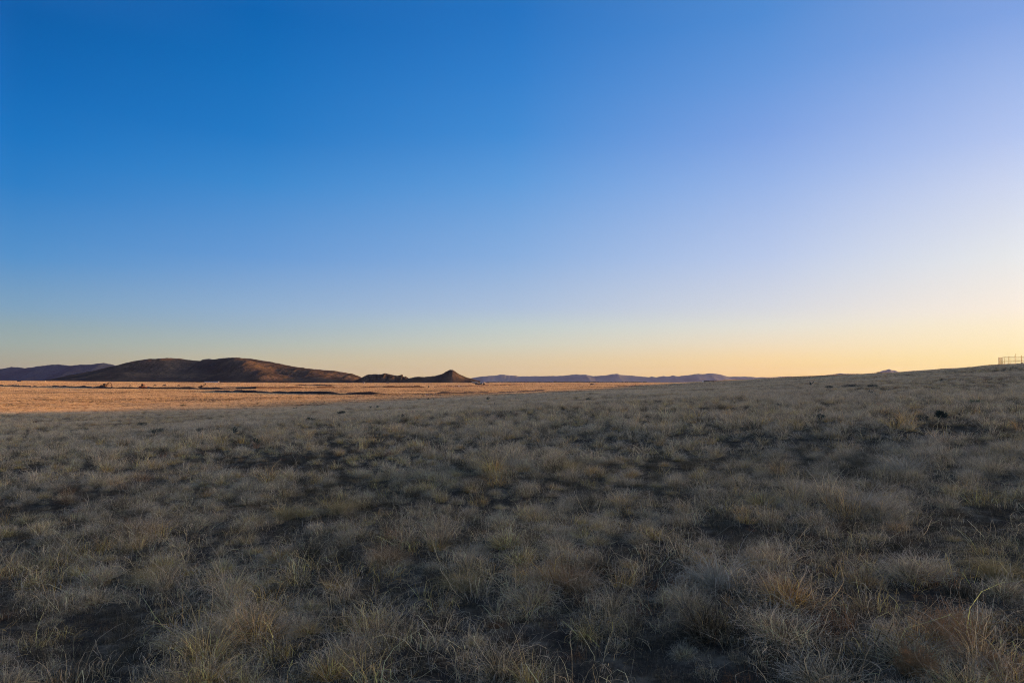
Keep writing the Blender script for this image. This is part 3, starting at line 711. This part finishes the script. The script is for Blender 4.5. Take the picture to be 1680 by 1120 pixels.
house('house',gat(598,1700),4,3,2.8,.8,MWHITE,MPALE,'white house below the gap between broad hill and rocky outcrop')
house('house',gat(637,1900),6,6,2.8,1.,MROOF,MROOF,'dark bluish shed below the rocky outcrop')
house('house',gat(779,1500),12,7,3.2,1.6,MTAN,MTAN,'tan house of the cluster right of the cone hill')
house('house',gat(791.5,1500),9,7,3.8,1.8,MWHITE,MPALE,'brightest white house in the cluster right of the cone hill')
house('house',gat(800,1560),6,6,2.6,1.,MPALE,MROOF,'small grey house, rightmost of the cluster right of the cone hill')
house('shed',gat(785,900),9,5,1.6,.7,MROOF,MROOF,'long dark flat shed in front of the house cluster',0,2)
house('shed',gat(794,900),2.6,3,1.4,.6,MWOOD,MROOF,'tiny dark shed right of the long flat one',0,1)
house('shed',gat(970.5,800),3.6,3.,1.1,.4,MWOOD,MROOF,'brown shed beside a white trailer below the violet mountains',0,1)
def trailer(px,dep,L,H,label):
    root=empty('trailer',gat(px,dep)); MB().box((0,0,.55+H/2),(L,2.2,H),0,0,.96).build('body',MWHITE,root)
    MB().box((0,-1.13,.8+H*.5),(L*.3,.05,H*.3)).build('window',MGLASS,root)
    for sy in (-1,1): MB().tube([(0,sy*1.-.12,.35),(0,sy*1.+.12,.35)],.36,12).build('wheel',MDARK,root)
    MB().tube([(L/2,0,.6),(L/2+1,0,.5)],.06,5).build('drawbar',MDARK,root); tag(root,label,'trailer'); return root
trailer(975,800,1.3,1.2,'small white trailer right of the brown shed')
trailer(1152.5,1000,1.8,1.8,'small white trailer at the left end of the long dark barn')
house('barn',gat(1165,1050),19,8,1.5,1.0,MWOOD,MROOF,'long dark barn low on the plain under the last violet peak',R(-4),3)
def cabinet(px,py,w,h,mat,label):
    p=ghit(px,py); root=empty('utility_box',p); MB().box((0,0,h/2-.1),(w,w*.7,h+.2),0,0,.97).build('body',mat,root); MB().box((0,-w*.36,h*.5),(w*.8,.03,h*.8)).build('door',mat,root)
    MB().box((0,0,h+.03),(w*1.15,w*.85,.08)).build('lid',mat,root); tag(root,label,'utility box'); return root
cabinet(753,634.6,.75,1.35,MWHITE,'white upright utility box standing at the dark bank')
cabinet(703.5,635.6,.9,1.2,MDARK,'dark box on the gap between two earth banks')
cabinet(700,648,.9,.35,MPALE,'low pale box at the left end of the near trench')
def pole(px,dep,h,label):
    root=empty('utility_pole',gat(px,dep)); MB().tube([(0,0,-.3),(0,0,h)],[.16,.11],7).build('post',MWOOD,root); a=MB().box((0,0,h-.5),(2.2,.14,.16)).build('crossarm',MWOOD,root)
    for x in (-1.,0.,1.): MB().tube([(x,0,h-.42),(x,0,h-.22)],.06,6).build('insulator',MPALE,a)
    tag(root,label,'utility pole'); return root
pole(828.5,850,7.,'taller wooden utility pole, left one of two right of the house cluster')
pole(840,850,5.,'shorter wooden utility pole, right one of two right of the house cluster')
pole(888.6,470,1.2,'short dark post at the right end of the near trench')
# belt of far trees along the foot of the violet mountains
def scrub_belt():
    rr=np.random.default_rng(5); V=[];Q=[]
    for k in range(900):
        px=rr.uniform(800,1060); dep=rr.uniform(3000,3600); p=gat(px,dep); s=rr.uniform(1.5,4.)
        for j in range(9):
            c=p+Vector((rr.normal(0,s*.5),rr.normal(0,s*.5),abs(rr.normal(s*.35,s*.3)))); u=Vector(rr.normal(0,1,3)).normalized()*s*.5; v=u.cross(Vector(rr.normal(0,1,3))).normalized()*s*.45
            n=len(V); V+=[c-u,c+v,c+u,c-v]; Q.append((n,n+1,n+2,n+3))
    me=bpy.data.meshes.new('scrub'); me.from_pydata([tuple(v) for v in V],[],Q); me.materials.append(MSHRUB); o=link('scrub',me); tag(o,'thin dark belt of far scrub below the violet mountains','scrub',kind='stuff')
scrub_belt()

# ---------------------------------------------------------------- the evening air
def haze():
    mb=MB().box((0,7500,(-140+190)/2),(30000,17000,330)); m,nt,out=newmat('evening_air')
    v=N(nt,'ShaderNodeVolumePrincipled'); v.inputs['Color'].default_value=(.52,.60,1.,1); v.inputs['Density'].default_value=HAZED; v.inputs['Anisotropy'].default_value=.35
    nt.links.new(v.outputs[0],out.inputs['Volume']); o=mb.build('haze',m); tag(o,'thin bluish evening haze over the plain','haze',kind='stuff'); return o
HAZED=1.25e-5
haze()
# ---------------------------------------------------------------- sky, sun, camera
SUNAZ,SUNEL=R(SAZ),R(SEL)
def build_world():
    w=bpy.data.worlds.new('World'); sc.world=w; w.use_nodes=True; nt=w.node_tree
    for n in list(nt.nodes): nt.nodes.remove(n)
    out=N(nt,'ShaderNodeOutputWorld'); bg=N(nt,'ShaderNodeBackground'); nt.links.new(bg.outputs[0],out.inputs[0])
    tc=N(nt,'ShaderNodeTexCoord'); sep=N(nt,'ShaderNodeSeparateXYZ'); nt.links.new(tc.outputs['Generated'],sep.inputs[0]); x,y,z=sep.outputs
    el=mth(nt,'DIVIDE',mth(nt,'ARCSINE',z),math.pi/2)              # 0 horizon .. 1 zenith
    hl=mth(nt,'SQRT',mth(nt,'ADD',mth(nt,'MULTIPLY',x,x),mth(nt,'MULTIPLY',y,y)))
    ca=mth(nt,'DIVIDE',mth(nt,'ADD',mth(nt,'MULTIPLY',x,math.sin(SUNAZ)),mth(nt,'MULTIPLY',y,math.cos(SUNAZ))),mth(nt,'MAXIMUM',hl,1e-4))
    az=mth(nt,'DIVIDE',mth(nt,'ARCCOSINE',mth(nt,'MINIMUM',mth(nt,'MAXIMUM',ca,-.99999),.99999)),math.pi)  # 0 at the sun .. 1 opposite
    lin=lambda c:tuple((v/255/12.92 if v/255<=.04045 else ((v/255+.055)/1.055)**2.4) for v in c)
    rows=[20,120,220,300,420,505,535,565,590,612]
    T={30:[(0,93,170),(6,103,182),(20,115,193),(41,125,198),(84,145,203),(128,163,192),(146,168,176),(161,172,166),(172,168,150),(180,164,138)],
       420:[(2,100,180),(16,111,190),(32,121,198),(60,137,207),(104,155,213),(146,176,208),(160,181,196),(180,188,180),(197,188,162),(206,184,146)],
       840:[(33,115,195),(48,127,205),(66,140,213),(95,156,220),(137,175,223),(174,193,219),(193,205,206),(209,208,192),(221,202,169),(227,199,153)],
       1260:[(80,140,212),(102,152,220),(127,164,227),(152,181,232),(187,202,234),(216,217,224),(230,225,214),(242,222,192),(250,217,164),(250,208,140)],
       1650:[(128,163,225),(155,181,232),(178,196,238),(204,213,238),(232,232,233),(251,236,220),(254,236,203),(255,233,188),(254,229,168),(250,220,145)]}
    cols=[]
    for pxx,cs in T.items():
        st=[];azs=0
        for r,c in zip(rows,cs):
            d=raydir(pxx,r); d=d/np.linalg.norm(d); st.append((math.asin(d[2])/(math.pi/2),lin(c)))
        d=raydir(pxx,420); azs=abs(SUNAZ-math.atan2(d[0],d[1]))/math.pi
        st=st[::-1]; st=[(0.,st[0][1])]+[s for s in st if s[0]>.004]
        top=st[-1]; zen=lin((88,112,152)); mixk=lambda a,b,t:tuple(p*(1-t)+q*t for p,q in zip(a,b))  # zenith above the view lightened to fill the shade
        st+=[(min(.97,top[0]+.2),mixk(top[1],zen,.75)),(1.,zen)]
        cols.append((azs,st))
    # unseen sky sunward and behind the viewer, raised to light the shaded grass
    # glow round the low sun, outside the view, is boosted as added fill
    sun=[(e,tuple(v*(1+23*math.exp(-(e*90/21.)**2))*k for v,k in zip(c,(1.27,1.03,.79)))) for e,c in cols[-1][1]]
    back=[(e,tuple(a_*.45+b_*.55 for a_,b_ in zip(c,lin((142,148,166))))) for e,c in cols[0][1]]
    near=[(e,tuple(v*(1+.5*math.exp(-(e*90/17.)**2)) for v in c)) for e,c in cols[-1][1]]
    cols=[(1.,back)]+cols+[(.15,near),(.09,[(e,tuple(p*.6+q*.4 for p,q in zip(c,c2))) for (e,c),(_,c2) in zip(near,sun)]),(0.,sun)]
    cur=None;pa=None
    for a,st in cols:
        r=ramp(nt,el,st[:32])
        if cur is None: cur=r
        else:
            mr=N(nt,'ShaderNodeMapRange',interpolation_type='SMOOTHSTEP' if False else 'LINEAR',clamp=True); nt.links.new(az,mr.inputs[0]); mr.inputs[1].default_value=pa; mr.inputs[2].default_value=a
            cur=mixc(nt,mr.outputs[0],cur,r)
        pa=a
    # atmosphere model adds the glow round the sun
    s=N(nt,'ShaderNodeTexSky',sky_type='NISHITA',sun_disc=False,sun_elevation=SUNEL,sun_rotation=SUNAZ,air_density=1.,dust_density=.6,ozone_density=4.)
    cur=mixc(nt,NISH,cur,mixc(nt,1.,s.outputs[0],(.5,.5,.5),'MULTIPLY'))
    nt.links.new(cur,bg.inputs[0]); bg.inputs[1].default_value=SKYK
NISH=.05
build_world()
L=bpy.data.lights.new('sun','SUN'); L.energy=SUNE; L.angle=R(.5); L.color=(1.,.405,.04)
lo=bpy.data.objects.new('sun',L); COL.objects.link(lo); lo.location=(300,80,60)
dirv=Vector((math.sin(SUNAZ)*math.cos(SUNEL),math.cos(SUNAZ)*math.cos(SUNEL),math.sin(SUNEL)))
lo.rotation_euler=dirv.to_track_quat('Z','Y').to_euler()
c=bpy.data.cameras.new('camera'); c.sensor_width=36; c.lens=24; c.clip_start=.05; c.clip_end=60000
co=bpy.data.objects.new('camera',c); COL.objects.link(co); co.location=(0,0,EYE); co.rotation_euler=(math.pi/2+PITCH,0,0); sc.camera=co
sc.view_settings.view_transform='Standard'; sc.view_settings.look='None'; sc.view_settings.exposure=EXPO; sc.view_settings.gamma=1; sc.view_settings.use_curve_mapping=False
cy=sc.cycles; cy.filter_width=1.05; cy.use_denoising=True; cy.denoiser='OPENIMAGEDENOISE'; cy.denoising_input_passes='RGB_ALBEDO_NORMAL'; cy.denoising_prefilter='NONE'; cy.max_bounces=5; cy.diffuse_bounces=3; cy.glossy_bounces=2; cy.transmission_bounces=3; cy.volume_bounces=0; cy.transparent_max_bounces=4
cy.caustics_reflective=False; cy.caustics_refractive=False; cy.volume_step_rate=1.; cy.sample_clamp_indirect=6.
